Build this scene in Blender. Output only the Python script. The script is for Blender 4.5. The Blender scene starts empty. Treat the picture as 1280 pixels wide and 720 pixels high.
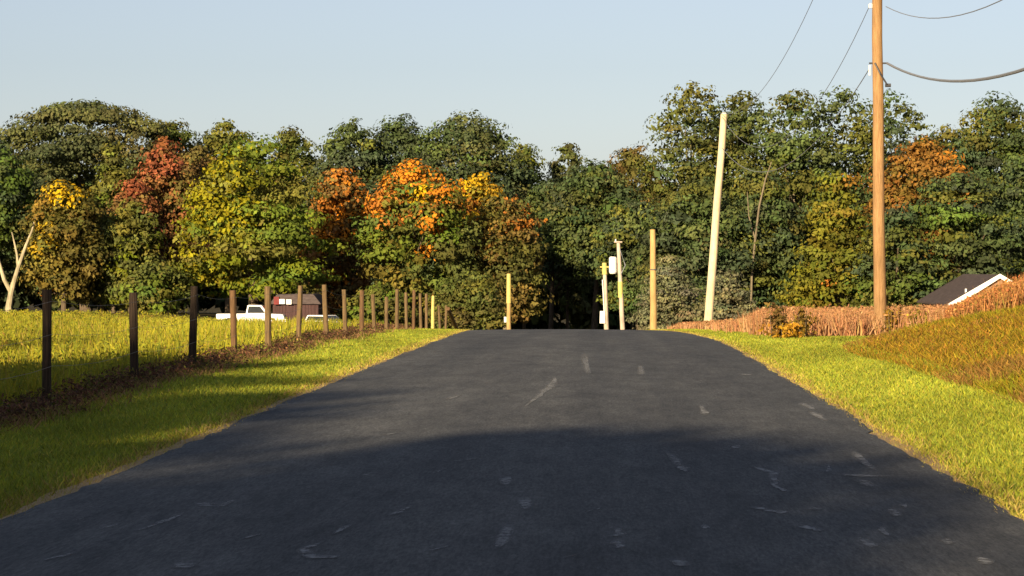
import bpy, bmesh, math, random
import numpy as np
from mathutils import Vector, Matrix

R = math.radians
scene = bpy.context.scene
COL = scene.collection

# ------------------------------------------------------------------ camera
CAM_H = 1.5
YAW = R(2.09)          # camera looks a little left of the road's near direction (+Y)
PITCH = R(0.43)        # and a touch downward
F = 3200.0             # focal length in photo pixels (1280 wide)
cam = bpy.data.cameras.new('camera')
cam.lens = 90.0; cam.sensor_width = 36.0
cam.clip_start = 0.1; cam.clip_end = 6000
cam_ob = bpy.data.objects.new('camera', cam)
cam_ob.location = (0, 0, CAM_H)
cam_ob.rotation_euler = (R(90) - PITCH, 0, YAW)
COL.objects.link(cam_ob)
scene.camera = cam_ob

# ------------------------------------------------------------------ light
SUN_AZ = R(22)         # light travels forward and this much to the right
SUN_EL = R(15)
w = bpy.data.worlds.new('World'); scene.world = w; w.use_nodes = True
nt = w.node_tree
bg = nt.nodes['Background']
sky = nt.nodes.new('ShaderNodeTexSky'); sky.sky_type = 'NISHITA'
sky.sun_disc = False; sky.sun_elevation = SUN_EL
sky.sun_rotation = math.pi + SUN_AZ
sky.air_density = 1.0; sky.dust_density = 0.6; sky.ozone_density = 2.6
hs_ = nt.nodes.new('ShaderNodeHueSaturation'); hs_.inputs['Saturation'].default_value = 0.55
nt.links.new(sky.outputs[0], hs_.inputs['Color'])
tn = nt.nodes.new('ShaderNodeMix'); tn.data_type = 'RGBA'; tn.blend_type = 'MULTIPLY'; tn.inputs[0].default_value = 1.0
tn.inputs[7].default_value = (0.97, 0.96, 1.03, 1)      # dull autumn air: greyer and a little less green than the model sky
nt.links.new(hs_.outputs[0], tn.inputs[6])
nt.links.new(tn.outputs[2], bg.inputs[0]); bg.inputs[1].default_value = 0.053
sun = bpy.data.lights.new('sun', 'SUN'); sun.energy = 5.0; sun.angle = R(0.5)
sun.color = (1.0, 0.80, 0.52)
so = bpy.data.objects.new('sun', sun)
tdir = Vector((math.sin(SUN_AZ) * math.cos(SUN_EL), math.cos(SUN_AZ) * math.cos(SUN_EL), -math.sin(SUN_EL)))
so.rotation_euler = tdir.to_track_quat('-Z', 'Y').to_euler()
so.location = (-30, -60, 40); COL.objects.link(so)
vs = scene.view_settings
vs.view_transform = 'Standard'; vs.look = 'None'; vs.exposure = 1.15; vs.gamma = 1; vs.use_curve_mapping = False
scene.cycles.max_bounces = 6

# ------------------------------------------------------------------ helpers
def px_x(px, Y):
    """world X of something seen at picture column px when it stands at distance Y"""
    r = (px - 640.0) / F
    return Y * (r * math.cos(YAW) - math.sin(YAW)) / (math.cos(YAW) + r * math.sin(YAW))
def py_z(py, Y):
    return CAM_H - (py - 336.0) / F * Y
def smooth(a, b, x):
    t = np.clip((np.asarray(x, float) - a) / (b - a), 0, 1); return t * t * (3 - 2 * t)

def road_c(Y):
    Y = np.asarray(Y, float)
    return -0.55 - 0.0006 * (np.clip(Y, 45, 80) - 45) ** 2 - 0.042 * np.clip(Y - 80, 0, 400)
def prof(Y):
    Y = np.asarray(Y, float)
    return -0.000271 * (np.clip(Y, 40, 100) - 40) ** 2 - 0.0325 * np.clip(Y - 100, 0, 300)
def field_z(Y):
    return -0.0165 * np.clip(np.asarray(Y, float) - 75, 0, 375)
def foot(Y):
    return 4.1 + 3.4 * smooth(42, 62, Y) + 2 * smooth(64, 95, Y)
def terrain(X, Y):
    X = np.asarray(X, float); Y = np.asarray(Y, float)
    u = X - road_c(Y)
    wl = smooth(7, 30, -u); wr = smooth(25, 80, u)
    z = prof(Y); wt = np.maximum(wl, wr)
    z = z * (1 - wt) + field_z(Y) * wt
    s = np.clip(X - foot(Y), 0, None)
    bank = 1.4 * (1 - np.exp(-0.31 * s / 1.4)) * (1 - smooth(52, 84, Y)) * smooth(-60, 5, Y)
    z = z + bank
    # right verge rises a little from the road edge
    z = z + 0.20 * smooth(3.0, 5.0, u) * (1 - smooth(34, 58, Y))
    # the bed under the road and its gravel edge
    z = z - 0.03 * (1 - smooth(2.9, 3.3, np.abs(u)))
    # slow unevenness
    z = z + 0.05 * smooth(3.2, 5, np.abs(u)) * (np.sin(X * 0.9 + Y * 0.37) * 0.5 + np.sin(Y * 0.61 - X * 0.23) * 0.5)
    return z
def tz(X, Y): return float(terrain(X, Y))

def tag(o, label=None, cat=None, group=None, kind=None):
    if label: o['label'] = label
    if cat: o['category'] = cat
    if group: o['group'] = group
    if kind: o['kind'] = kind
    return o
def empty(name, loc, rz=0):
    o = bpy.data.objects.new(name, None); o.location = loc; o.rotation_euler = (0, 0, rz)
    o.empty_display_size = 0.3
    COL.objects.link(o); return o
def link(name, me, mat, parent=None, loc=None):
    o = bpy.data.objects.new(name, me); COL.objects.link(o)
    if mat is not None and len(me.materials) == 0: me.materials.append(mat)
    if parent: o.parent = parent
    if loc is not None: o.location = loc
    return o
def bm_obj(name, bm, mat, parent=None, loc=None, smooth_shade=False):
    me = bpy.data.meshes.new(name)
    bmesh.ops.recalc_face_normals(bm, faces=bm.faces)
    bm.to_mesh(me); bm.free()
    if smooth_shade:
        me.polygons.foreach_set('use_smooth', [True] * len(me.polygons))
    return link(name, me, mat, parent, loc)

def faces_mesh(name, V, C=None):
    """V: (n,k,3) separate k-gons; C: (n,3) or (n,k,3) linear colours"""
    n, k, _ = V.shape
    me = bpy.data.meshes.new(name)
    me.vertices.add(n * k); me.loops.add(n * k); me.polygons.add(n)
    me.vertices.foreach_set('co', np.ascontiguousarray(V, np.float32).ravel())
    me.loops.foreach_set('vertex_index', np.arange(n * k, dtype=np.int32))
    me.polygons.foreach_set('loop_start', np.arange(0, n * k, k, dtype=np.int32))
    me.polygons.foreach_set('loop_total', np.full(n, k, np.int32))
    if C is not None:
        if C.ndim == 2: C = np.repeat(C[:, None, :], k, 1)
        a = me.color_attributes.new('tint', 'FLOAT_COLOR', 'POINT')
        buf = np.ones((n * k, 4), np.float32); buf[:, :3] = C.reshape(-1, 3)
        a.data.foreach_set('color', buf.ravel())
    me.update(calc_edges=True)
    return me

def box(bm, x0, x1, y0, y1, z0, z1, taper=0):
    v = [bm.verts.new(p) for p in ((x0, y0, z0), (x1, y0, z0), (x1, y1, z0), (x0, y1, z0),
         (x0 + taper, y0 + taper, z1), (x1 - taper, y0 + taper, z1), (x1 - taper, y1 - taper, z1), (x0 + taper, y1 - taper, z1))]
    for f in ((0, 3, 2, 1), (4, 5, 6, 7), (0, 1, 5, 4), (1, 2, 6, 5), (2, 3, 7, 6), (3, 0, 4, 7)):
        bm.faces.new([v[i] for i in f])
def tube(bm, pts, rads, seg=8, cap=True, wob=0, rng=None):
    pts = [Vector(p) for p in pts]; rings = []
    for i, p in enumerate(pts):
        d = (pts[min(i + 1, len(pts) - 1)] - pts[max(i - 1, 0)]).normalized()
        a = d.orthogonal() if abs(d.z) < 0.95 else Vector((1, 0, 0)) - d * d.x
        a.normalize(); b = d.cross(a)
        ring = []
        for k in range(seg):
            t = 2 * math.pi * k / seg
            r = rads[i] * (1 + (rng.uniform(-wob, wob) if wob else 0))
            ring.append(bm.verts.new(p + a * math.cos(t) * r + b * math.sin(t) * r))
        rings.append(ring)
    for i in range(len(rings) - 1):
        for k in range(seg):
            bm.faces.new((rings[i][k], rings[i][(k + 1) % seg], rings[i + 1][(k + 1) % seg], rings[i + 1][k]))
    if cap:
        bm.faces.new(rings[0][::-1]); bm.faces.new(rings[-1])

# ------------------------------------------------------------------ materials
def mat_new(name, rough=0.8, spec=0.3):
    m = bpy.data.materials.new(name); m.use_nodes = True
    b = m.node_tree.nodes['Principled BSDF']
    b.inputs['Roughness'].default_value = rough
    b.inputs['Specular IOR Level'].default_value = spec
    return m, m.node_tree, b
def N(nt, t, **kw):
    n = nt.nodes.new(t)
    for k, v in kw.items():
        if k in n.inputs.keys(): n.inputs[k].default_value = v
        else: setattr(n, k, v)
    return n
def noise(nt, scale, vec, detail=4, rough=0.55):
    n = N(nt, 'ShaderNodeTexNoise', Scale=scale, Detail=detail, Roughness=rough)
    nt.links.new(vec, n.inputs['Vector']); return n.outputs['Fac']
def ramp(nt, fac, stops):
    r = nt.nodes.new('ShaderNodeValToRGB')
    e = r.color_ramp.elements
    e[0].position, e[0].color = stops[0][0], (*stops[0][1], 1)
    e[1].position, e[1].color = stops[-1][0], (*stops[-1][1], 1)
    for p, c in stops[1:-1]:
        k = e.new(p); k.color = (*c, 1)
    nt.links.new(fac, r.inputs[0]); return r.outputs[0]
def mul(nt, a, b, f=1.0, mode='MULTIPLY'):
    n = nt.nodes.new('ShaderNodeMix'); n.data_type = 'RGBA'; n.blend_type = mode
    n.inputs[0].default_value = f
    nt.links.new(a, n.inputs[6]); nt.links.new(b, n.inputs[7]); return n.outputs[2]
def bump(nt, b, h, strength=0.4, dist=0.02):
    n = N(nt, 'ShaderNodeBump', Strength=strength, Distance=dist)
    nt.links.new(h, n.inputs['Height']); nt.links.new(n.outputs[0], b.inputs['Normal'])
def objco(nt): return nt.nodes.new('ShaderNodeTexCoord').outputs['Object']
def mapped(nt, vec, scale):
    m = N(nt, 'ShaderNodeMapping'); m.inputs['Scale'].default_value = scale
    nt.links.new(vec, m.inputs['Vector']); return m.outputs[0]

def leaf_mat(name, transl=0.22, sat_noise=True):
    m, t, b = mat_new(name, 0.75, 0.15)
    a = N(t, 'ShaderNodeAttribute', attribute_name='tint')
    t.links.new(a.outputs['Color'], b.inputs['Base Color'])
    tr = t.nodes.new('ShaderNodeBsdfTranslucent'); t.links.new(a.outputs['Color'], tr.inputs['Color'])
    mx = t.nodes.new('ShaderNodeMixShader'); mx.inputs[0].default_value = transl
    out = t.nodes['Material Output']
    t.links.new(b.outputs[0], mx.inputs[1]); t.links.new(tr.outputs[0], mx.inputs[2]); t.links.new(mx.outputs[0], out.inputs[0])
    return m
M_leaf = leaf_mat('leaves'); M_blade = leaf_mat('grass_blades', 0.25)

def flat_mat(name, col, rough=0.6, spec=0.3, var=0.15, scale=6, stretch=(1, 1, 1), bmp=0.2):
    m, t, b = mat_new(name, rough, spec)
    v = mapped(t, objco(t), stretch)
    n = noise(t, scale, v, 5)
    c0 = [max(0, c * (1 - var)) for c in col]; c1 = [min(1, c * (1 + var)) for c in col]
    t.links.new(ramp(t, n, [(0.3, c0), (0.7, c1)]), b.inputs['Base Color'])
    if bmp: bump(t, b, n, bmp, 0.01)
    return m
M_bark = flat_mat('bark', (0.10, 0.075, 0.05), 0.9, 0.1, 0.4, 3, (4, 4, 0.7), 0.6)
M_bark_pale = flat_mat('pale_bark', (0.33, 0.28, 0.18), 0.85, 0.1, 0.35, 1.2, (2, 2, 0.8), 0.3)
M_bark_dry = flat_mat('dry_bark', (0.16, 0.13, 0.085), 0.85, 0.1, 0.3, 2, (3, 3, 0.8), 0.3)

def wood_mat(name, lo, hi):
    m, t, b = mat_new(name, 0.85, 0.15)
    v = objco(t)
    n1 = noise(t, 9, mapped(t, v, (7, 7, 0.35)), 6, 0.65)
    n2 = noise(t, 1.3, mapped(t, v, (1, 1, 0.6)), 3)
    c = ramp(t, n1, [(0.25, tuple(c * .6 for c in lo)), (0.4, lo), (0.75, hi)])
    c2 = ramp(t, n2, [(0.3, (0.7, 0.68, 0.66)), (0.7, (1.1, 1.08, 1.05))])
    t.links.new(mul(t, c, c2), b.inputs['Base Color'])
    bump(t, b, n1, 0.5, 0.01)
    return m
M_pole = wood_mat('pole_wood', (0.24, 0.14, 0.062), (0.45, 0.275, 0.13))
M_pole_pale = wood_mat('pale_pole_wood', (0.56, 0.46, 0.29), (0.82, 0.72, 0.50))
M_pole_gold = wood_mat('golden_pole_wood', (0.38, 0.25, 0.10), (0.58, 0.41, 0.18))
M_pole_grey = wood_mat('grey_pole_wood', (0.42, 0.34, 0.27), (0.66, 0.56, 0.46))
M_post = wood_mat('post_wood', (0.10, 0.068, 0.035), (0.25, 0.17, 0.085))
M_post_red = wood_mat('red_brown_post_wood', (0.10, 0.06, 0.03), (0.22, 0.125, 0.065))
M_post_shaded = wood_mat('shaded_post_wood', (0.022, 0.015, 0.011), (0.07, 0.048, 0.032))  # nearest fence posts: tree shade put into the wood colour
M_yellow = flat_mat('yellow_paint_and_sun_tone', (0.50, 0.40, 0.12), 0.6, 0.3, 0.15, 8)  # real paint on the marker post; on the poles, sunlight painted in
M_metal = flat_mat('galvanised_metal', (0.62, 0.62, 0.60), 0.45, 0.5, 0.1, 8)
M_dark = flat_mat('dark_fitting', (0.05, 0.05, 0.055), 0.5, 0.4, 0.2, 8)
M_wire = flat_mat('cable_sheath', (0.20, 0.21, 0.23), 0.6, 0.3, 0.1, 8, bmp=0)
M_fwire = flat_mat('fence_wire', (0.20, 0.17, 0.15), 0.6, 0.4, 0.2, 8, bmp=0)
M_white = flat_mat('white_paint', (0.80, 0.79, 0.75), 0.35, 0.5, 0.04, 4, bmp=0)
M_glass = flat_mat('dark_glass', (0.03, 0.035, 0.04), 0.1, 0.6, 0.1, 3, bmp=0)
M_tyre = flat_mat('tyre_rubber', (0.03, 0.03, 0.03), 0.9, 0.1, 0.2, 8)
M_maroon = flat_mat('maroon_boards', (0.060, 0.032, 0.030), 0.85, 0.2, 0.3, 4, (5, 5, 0.5))
M_red = flat_mat('red_paint', (0.16, 0.03, 0.028), 0.7, 0.2, 0.2, 4)
M_roof = flat_mat('dark_shingles', (0.075, 0.058, 0.055), 0.9, 0.15, 0.3, 2.5, (1, 1, 3), 0.4)
M_siding = flat_mat('brown_siding', (0.25, 0.15, 0.09), 0.85, 0.15, 0.15, 3, (0.3, 0.3, 6))

def asphalt():
    m, t, b = mat_new('asphalt', 0.9, 0.12)
    v = objco(t)
    fine = noise(t, 42, v, 6, 0.75)
    mid = noise(t, 2.2, mapped(t, v, (1, 0.3, 1)), 5, 0.6)
    big = noise(t, 0.35, mapped(t, v, (1.5, 0.25, 1)), 4, 0.6)
    lanes = noise(t, 1.1, mapped(t, v, (1.0, 0.012, 1)), 3, 0.5)
    grain = noise(t, 55, mapped(t, v, (1, 0.13, 1)), 3, 0.8)
    grain2 = noise(t, 15, mapped(t, v, (1, 0.13, 1)), 4, 0.75)
    c = ramp(t, fine, [(0.25, (0.055, 0.058, 0.063)), (0.55, (0.082, 0.086, 0.092)), (0.8, (0.122, 0.127, 0.133))])
    c = mul(t, c, ramp(t, grain, [(0.3, (0.62, 0.63, 0.65)), (0.7, (1.4, 1.38, 1.35))]))
    c = mul(t, c, ramp(t, grain2, [(0.32, (0.78, 0.79, 0.80)), (0.68, (1.24, 1.22, 1.2))]))
    c = mul(t, c, ramp(t, mid, [(0.3, (0.78, 0.78, 0.79)), (0.7, (1.2, 1.19, 1.17))]))
    c = mul(t, c, ramp(t, big, [(0.3, (0.8, 0.8, 0.82)), (0.7, (1.18, 1.17, 1.14))]))
    c = mul(t, c, ramp(t, lanes, [(0.3, (0.82, 0.83, 0.85)), (0.68, (1.22, 1.2, 1.16))]))
    t.links.new(c, b.inputs['Base Color'])
    bump(t, b, fine, 0.6, 0.012)
    return m
M_asphalt = asphalt()
def gravel():
    m, t, b = mat_new('edge_gravel', 0.95, 0.1)
    v = objco(t)
    n = noise(t, 30, v, 6, 0.7)
    t.links.new(ramp(t, n, [(0.3, (0.20, 0.13, 0.06)), (0.5, (0.36, 0.25, 0.13)), (0.75, (0.50, 0.38, 0.22))]), b.inputs['Base Color'])
    bump(t, b, n, 0.8, 0.02); return m
M_gravel = gravel()
def ground_mat():
    m, t, b = mat_new('soil_and_turf', 0.95, 0.05)
    v = objco(t)
    a = N(t, 'ShaderNodeAttribute', attribute_name='tint')
    n = noise(t, 5, v, 7, 0.7); n2 = noise(t, 0.7, v, 5)
    c = mul(t, a.outputs['Color'], ramp(t, n, [(0.3, (0.55, 0.55, 0.55)), (0.7, (1.35, 1.3, 1.2))]))
    c = mul(t, c, ramp(t, n2, [(0.3, (0.8, 0.85, 0.8)), (0.7, (1.2, 1.12, 1.1))]))
    t.links.new(c, b.inputs['Base Color']); bump(t, b, n, 0.7, 0.06); return m
M_ground = ground_mat()

# ------------------------------------------------------------------ ground sheet
xs = np.unique(np.concatenate([np.arange(-14, 16.01, 0.45), np.linspace(-60, -14, 40), np.linspace(16, 60, 40),
                               np.linspace(-260, -60, 30), np.linspace(60, 260, 30), [-3000, -1200, -600, 600, 1200, 3000]]))
ys = np.unique(np.concatenate([np.arange(6, 100, 0.9), np.linspace(100, 300, 70), np.linspace(-90, 6, 40), [-3000, -1000, -300, 340, 380, 420, 460, 520, 700, 1200, 3000, 5000]]))
GX, GY = np.meshgrid(xs, ys)
GZ = terrain(GX, GY)
nx, ny = len(xs), len(ys)
gu = GX - road_c(GY)
colg = np.zeros(GX.shape + (3,))
turf = np.array((0.22, 0.24, 0.03)); earth = np.array((0.10, 0.055, 0.03)); weeds = np.array((0.24, 0.19, 0.03))
bankc = np.array((0.24, 0.155, 0.025)); soy = np.array((0.22, 0.10, 0.04)); wood = np.array((0.06, 0.05, 0.025))
colg[:] = turf
def paint(mask, c):
    colg[:] = colg * (1 - mask[..., None]) + c * mask[..., None]
paint(smooth(4.9, 5.3, -gu), earth); paint(smooth(5.8, 6.4, -gu), weeds)
paint(smooth(-0.2, 0.5, GX - foot(GY)) * smooth(-80, 5, GY), bankc)
paint(smooth(57, 61, GY) * smooth(4.2, 5.2, gu), soy)
paint(smooth(175, 200, GY), wood)
me = bpy.data.meshes.new('ground')
idx = np.arange(nx * ny).reshape(ny, nx)
q = np.stack([idx[:-1, :-1], idx[:-1, 1:], idx[1:, 1:], idx[1:, :-1]], -1).reshape(-1, 4)
me.vertices.add(nx * ny); me.vertices.foreach_set('co', np.stack([GX, GY, GZ], -1).astype(np.float32).ravel())
me.loops.add(q.size); me.loops.foreach_set('vertex_index', q.astype(np.int32).ravel())
me.polygons.add(len(q)); me.polygons.foreach_set('loop_start', np.arange(0, q.size, 4, dtype=np.int32)); me.polygons.foreach_set('loop_total', np.full(len(q), 4, np.int32))
me.polygons.foreach_set('use_smooth', np.ones(len(q), bool))
at = me.color_attributes.new('tint', 'FLOAT_COLOR', 'POINT')
buf = np.ones((nx * ny, 4), np.float32); buf[:, :3] = colg.reshape(-1, 3); at.data.foreach_set('color', buf.ravel())
me.update(calc_edges=True)
tag(link('ground', me, M_ground), kind='structure')

# ------------------------------------------------------------------ road and gravel edge
def strip(name, offs, mat, dz, y0=-60, y1=330, step=0.35, seed=1, jag=0.03):
    """ribbon along the road; offs: lateral offsets of its lengthwise lines (edge lines get a ragged jitter)"""
    rng = np.random.default_rng(seed)
    Y = np.concatenate([np.arange(y0, 10, 2.0), np.arange(10, 100, step), np.arange(100, y1, 2.0)])
    n = len(Y); P = []
    for j, o in enumerate(offs):
        jit = (rng.normal(0, jag, n) + np.interp(Y, np.arange(-70, 340, 3), rng.normal(0, jag * 1.4, len(np.arange(-70, 340, 3))))) if j in (0, len(offs) - 1) else 0
        z = prof(Y) + dz + 0.03 * (1 - (o / 3.0) ** 2 if abs(o) < 3 else 0)
        P.append(np.stack([road_c(Y) + o + jit, Y, z], -1))
    P = np.array(P); k = len(offs)
    me = bpy.data.meshes.new(name)
    idx = np.arange(k * n).reshape(k, n)
    q = np.stack([idx[:-1, :-1], idx[1:, :-1], idx[1:, 1:], idx[:-1, 1:]], -1).reshape(-1, 4)
    me.from_pydata(P.reshape(-1, 3).tolist(), [], q.tolist()); me.update()
    me.polygons.foreach_set('use_smooth', [True] * len(q))
    return link(name, me, mat)
road = tag(strip('road', [-3.0, -2.6, -2, -1.2, 0, 1.2, 2, 2.6, 3.0], M_asphalt, 0.012, seed=4, jag=0.02), kind='structure')
ge = strip('gravel_edge', [2.8, 3.0, 3.11], M_gravel, 0.003, seed=5, jag=0.025); tag(ge, kind='structure')
ge = strip('gravel_edge', [-3.10, -3.0, -2.8], M_gravel, 0.003, seed=6, jag=0.025); tag(ge, kind='structure')

# pale scuffs and patches in the asphalt
def pt(px, py):
    Y = CAM_H * F / (py - 336.0)
    for _ in range(8):
        Y = (CAM_H - (float(prof(Y)) + 0.04)) * F / (py - 336.0)
    return px_x(px, Y), Y
def scuff_material():
    m, t, b = mat_new('worn_asphalt', 0.95, 0.1)
    v = objco(t); n = noise(t, 16, v, 5, 0.7)
    t.links.new(ramp(t, n, [(0.3, (0.15, 0.151, 0.153)), (0.7, (0.27, 0.27, 0.268))]), b.inputs['Base Color'])
    a = N(t, 'ShaderNodeAttribute', attribute_name='tint')
    x = N(t, 'ShaderNodeMath', operation='MULTIPLY_ADD'); x.inputs[1].default_value = 4.0; x.inputs[2].default_value = -1.1
    t.links.new(n, x.inputs[0])
    y = N(t, 'ShaderNodeMath', operation='MULTIPLY', use_clamp=True)
    t.links.new(a.outputs['Fac'], y.inputs[0]); t.links.new(x.outputs[0], y.inputs[1])
    t.links.new(y.outputs[0], b.inputs['Alpha']); return m
M_scuff = scuff_material()
scuffs = [[(695, 471), (688, 484), (672, 497), (655, 510)], [(940, 582), (968, 590), (970, 606), (985, 614)], [(275, 635), (290, 624)], [(170, 664), (205, 652), (228, 642)],
          [(400, 680), (380, 688), (388, 698), (425, 699)], [(418, 670), (436, 657)], [(772, 660), (775, 672)], [(768, 676), (778, 688)], [(305, 675), (325, 668)],
          [(495, 645), (506, 636)], [(540, 593), (552, 589)], [(633, 596), (634, 608)], [(455, 594), (462, 594)], [(875, 505), (884, 519)], [(925, 466), (940, 467)],
          [(1010, 632), (1026, 636)], [(940, 632), (960, 637), (985, 640)], [(1065, 560), (1095, 585)], [(1072, 668), (1096, 682)], [(1100, 655), (1112, 668)], [(835, 565), (850, 582), (860, 590)],
          [(940, 551), (955, 549)], [(918, 556), (925, 560)], [(1035, 578), (1036, 588)], [(1048, 590), (1110, 592)], [(1075, 596), (1092, 606)], [(1130, 625), (1134, 632)], [(1110, 630), (1125, 642)],
          [(560, 578), (600, 574)], [(250, 628), (262, 634)], [(90, 650), (110, 645)], [(130, 660), (145, 655)], [(640, 655), (620, 690)], [(655, 622), (660, 640)], [(735, 640), (750, 636)],
          [(1000, 655), (1030, 662)], [(880, 655), (884, 662)], [(1180, 668), (1192, 676)], [(1220, 690), (1240, 700)], [(840, 700), (860, 708)], [(700, 700), (720, 694)], [(540, 690), (560, 684)],
          [(220, 705), (240, 712)], [(60, 700), (90, 690)], [(1010, 510), (1035, 524)], [(800, 455), (802, 470)], [(560, 500), (575, 494)], [(480, 545), (500, 540)], [(1000, 500), (1020, 510)], [(730, 440), (736, 470)]]
rng = random.Random(3)
for ln in scuffs:
    bm = bmesh.new()
    P = []
    for a, b in zip(ln[:-1], ln[1:]):
        n = 4
        for i in range(n): P.append((a[0] + (b[0] - a[0]) * i / n, a[1] + (b[1] - a[1]) * i / n))
    P.append(ln[-1])
    lay = bm.verts.layers.float_color.new('tint'); rows = []
    for i, p in enumerate(P):
        x, y = pt(*p); end = i in (0, len(P) - 1)
        wd = (0.018 + 0.026 * math.sin(math.pi * (i + 0.6) / (len(P) + 0.2))) * rng.uniform(0.6, 1.5) * (y / 17) ** 0.5
        row = []
        for j, o in enumerate((-1, -.35, .35, 1)):
            xx = x + o * wd * rng.uniform(.7, 1.3); yy = y + o * rng.uniform(.04, .12) * y / 15
            z = float(prof(yy)) + 0.012 + 0.03 * (1 - ((xx - float(road_c(yy))) / 3) ** 2) + 0.004
            q = bm.verts.new((xx, yy, z)); f = 0.0 if (end or j in (0, 3)) else rng.uniform(.6, 1)
            q[lay] = (f, f, f, 1); row.append(q)
        rows.append(row)
    for i in range(len(rows) - 1):
        for j in range(3): bm.faces.new((rows[i][j], rows[i + 1][j], rows[i + 1][j + 1], rows[i][j + 1]))
    bm_obj('scuff_mark', bm, M_scuff, road)

# ------------------------------------------------------------------ grass and weeds
def blades(rng, X, Y, h, wd, C, lean=0.5):
    n = len(X); Z = terrain(X, Y)
    a = rng.uniform(0, 2 * np.pi, n); l = rng.normal(0, lean, (n, 2)) * h[:, None]
    ca, sa = np.cos(a) * wd, np.sin(a) * wd
    V = np.zeros((n, 3, 3))
    V[:, 0] = np.stack([X - ca, Y - sa, Z - 0.01], -1); V[:, 1] = np.stack([X + ca, Y + sa, Z - 0.01], -1)
    V[:, 2] = np.stack([X + l[:, 0], Y + l[:, 1], Z + h], -1)
    return V, C
def pick(rng, n, cols, wts, jit=0.2):
    cols = np.array(cols, float); k = rng.choice(len(cols), n, p=np.array(wts) / sum(wts))
    return cols[k] * (1 + rng.normal(0, jit, (n, 1))).clip(0.4, 1.8) * (1 + rng.normal(0, 0.05, (n, 3)))
def logY(rng, n, a, b): return a * (b / a) ** rng.uniform(0, 1, n)
def patchy(X, Y, s=1.0): return 0.5 + 0.25 * (np.sin(X * 1.7 * s + Y * .31 * s) + np.sin(Y * .83 * s - X * .9 * s + 1.3) * np.sin(X * 2.3 * s + .4))

rg = np.random.default_rng(11)
G1, G2, G3 = (0.20, 0.245, 0.032), (0.29, 0.305, 0.026), (0.38, 0.33, 0.05)
n = 130000; Y = logY(rg, n, 9, 100); u = -rg.uniform(2.97, 5.5, n); X = road_c(Y) + u
C = pick(rg, n, [G1, G2, G3], [4, 4, 1]); tip = (rg.uniform(0, 1, n) < smooth(3.5, 3.0, -u)); C[tip] = pick(rg, tip.sum(), [(0.36, 0.25, 0.08), G3], [1, 1])
C *= (0.75 + 0.5 * patchy(X, Y, 1.3))[:, None]
V, C = blades(rg, X, Y, rg.uniform(0.02, 0.055, n), 0.002 + 0.00028 * Y, C, 0.8)
tag(link('verge_grass', faces_mesh('verge_grass', V, C), M_blade), kind='stuff')
n = 130000; Y = logY(rg, n, 9, 100); k = rg.uniform(0, 1, n); X = (road_c(Y) + 2.98) * (1 - k) + (foot(Y) * (1 - smooth(55, 62, Y)) + (road_c(Y) + 5.2) * smooth(55, 62, Y) + 0.2) * k
u = X - road_c(Y)
C = pick(rg, n, [G1, G2, G3], [3, 4, 1]); tip = (rg.uniform(0, 1, n) < smooth(3.4, 3.0, u)); C[tip] = pick(rg, tip.sum(), [(0.36, 0.25, 0.08), G3], [1, 1])
C *= (0.75 + 0.5 * patchy(X, Y, 0.9))[:, None]
V, C = blades(rg, X, Y, rg.uniform(0.02, 0.055, n), 0.002 + 0.00028 * Y, C, 0.8)
tag(link('verge_grass', faces_mesh('verge_grass', V, C), M_blade), kind='stuff')
# bank: long dry grass
n = 110000; Y = logY(rg, n, 17, 66); X = foot(Y) - 0.1 + rg.uniform(0, 1, n) ** 1.3 * 9
pp = patchy(X, Y, 0.55); p2 = 0.5 + 0.5 * np.sin(X * 0.8 + np.sin(Y * .5) * 1.4 + Y * 0.33) * np.sin(Y * 0.62 + X * .25 + 1)
C = pick(rg, n, [(0.20, 0.155, 0.012), (0.30, 0.195, 0.016), (0.28, 0.135, 0.02), (0.18, 0.09, 0.02)], [4, 3, 1.8, 1])
gr = rg.uniform(0, 1, n) < (pp - 0.3) * 1.4; C[gr] = pick(rg, gr.sum(), [(0.18, 0.175, 0.010), (0.26, 0.215, 0.014)], [2, 1])
br = rg.uniform(0, 1, n) < np.clip((p2 - .55) * 2.6, 0, .85); C[br] = pick(rg, br.sum(), [(0.22, 0.12, 0.03), (0.29, 0.155, 0.035), (0.14, 0.09, 0.02)], [3, 2, 1])
V, C = blades(rg, X, Y, rg.uniform(0.03, 0.12, n) * (0.6 + 0.8 * pp) * (1 - .35 * smooth(38, 55, Y)), 0.003 + 0.0003 * Y, C, 0.9)
tag(link('bank_grass', faces_mesh('bank_grass', V, C), M_blade), kind='stuff')

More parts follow.
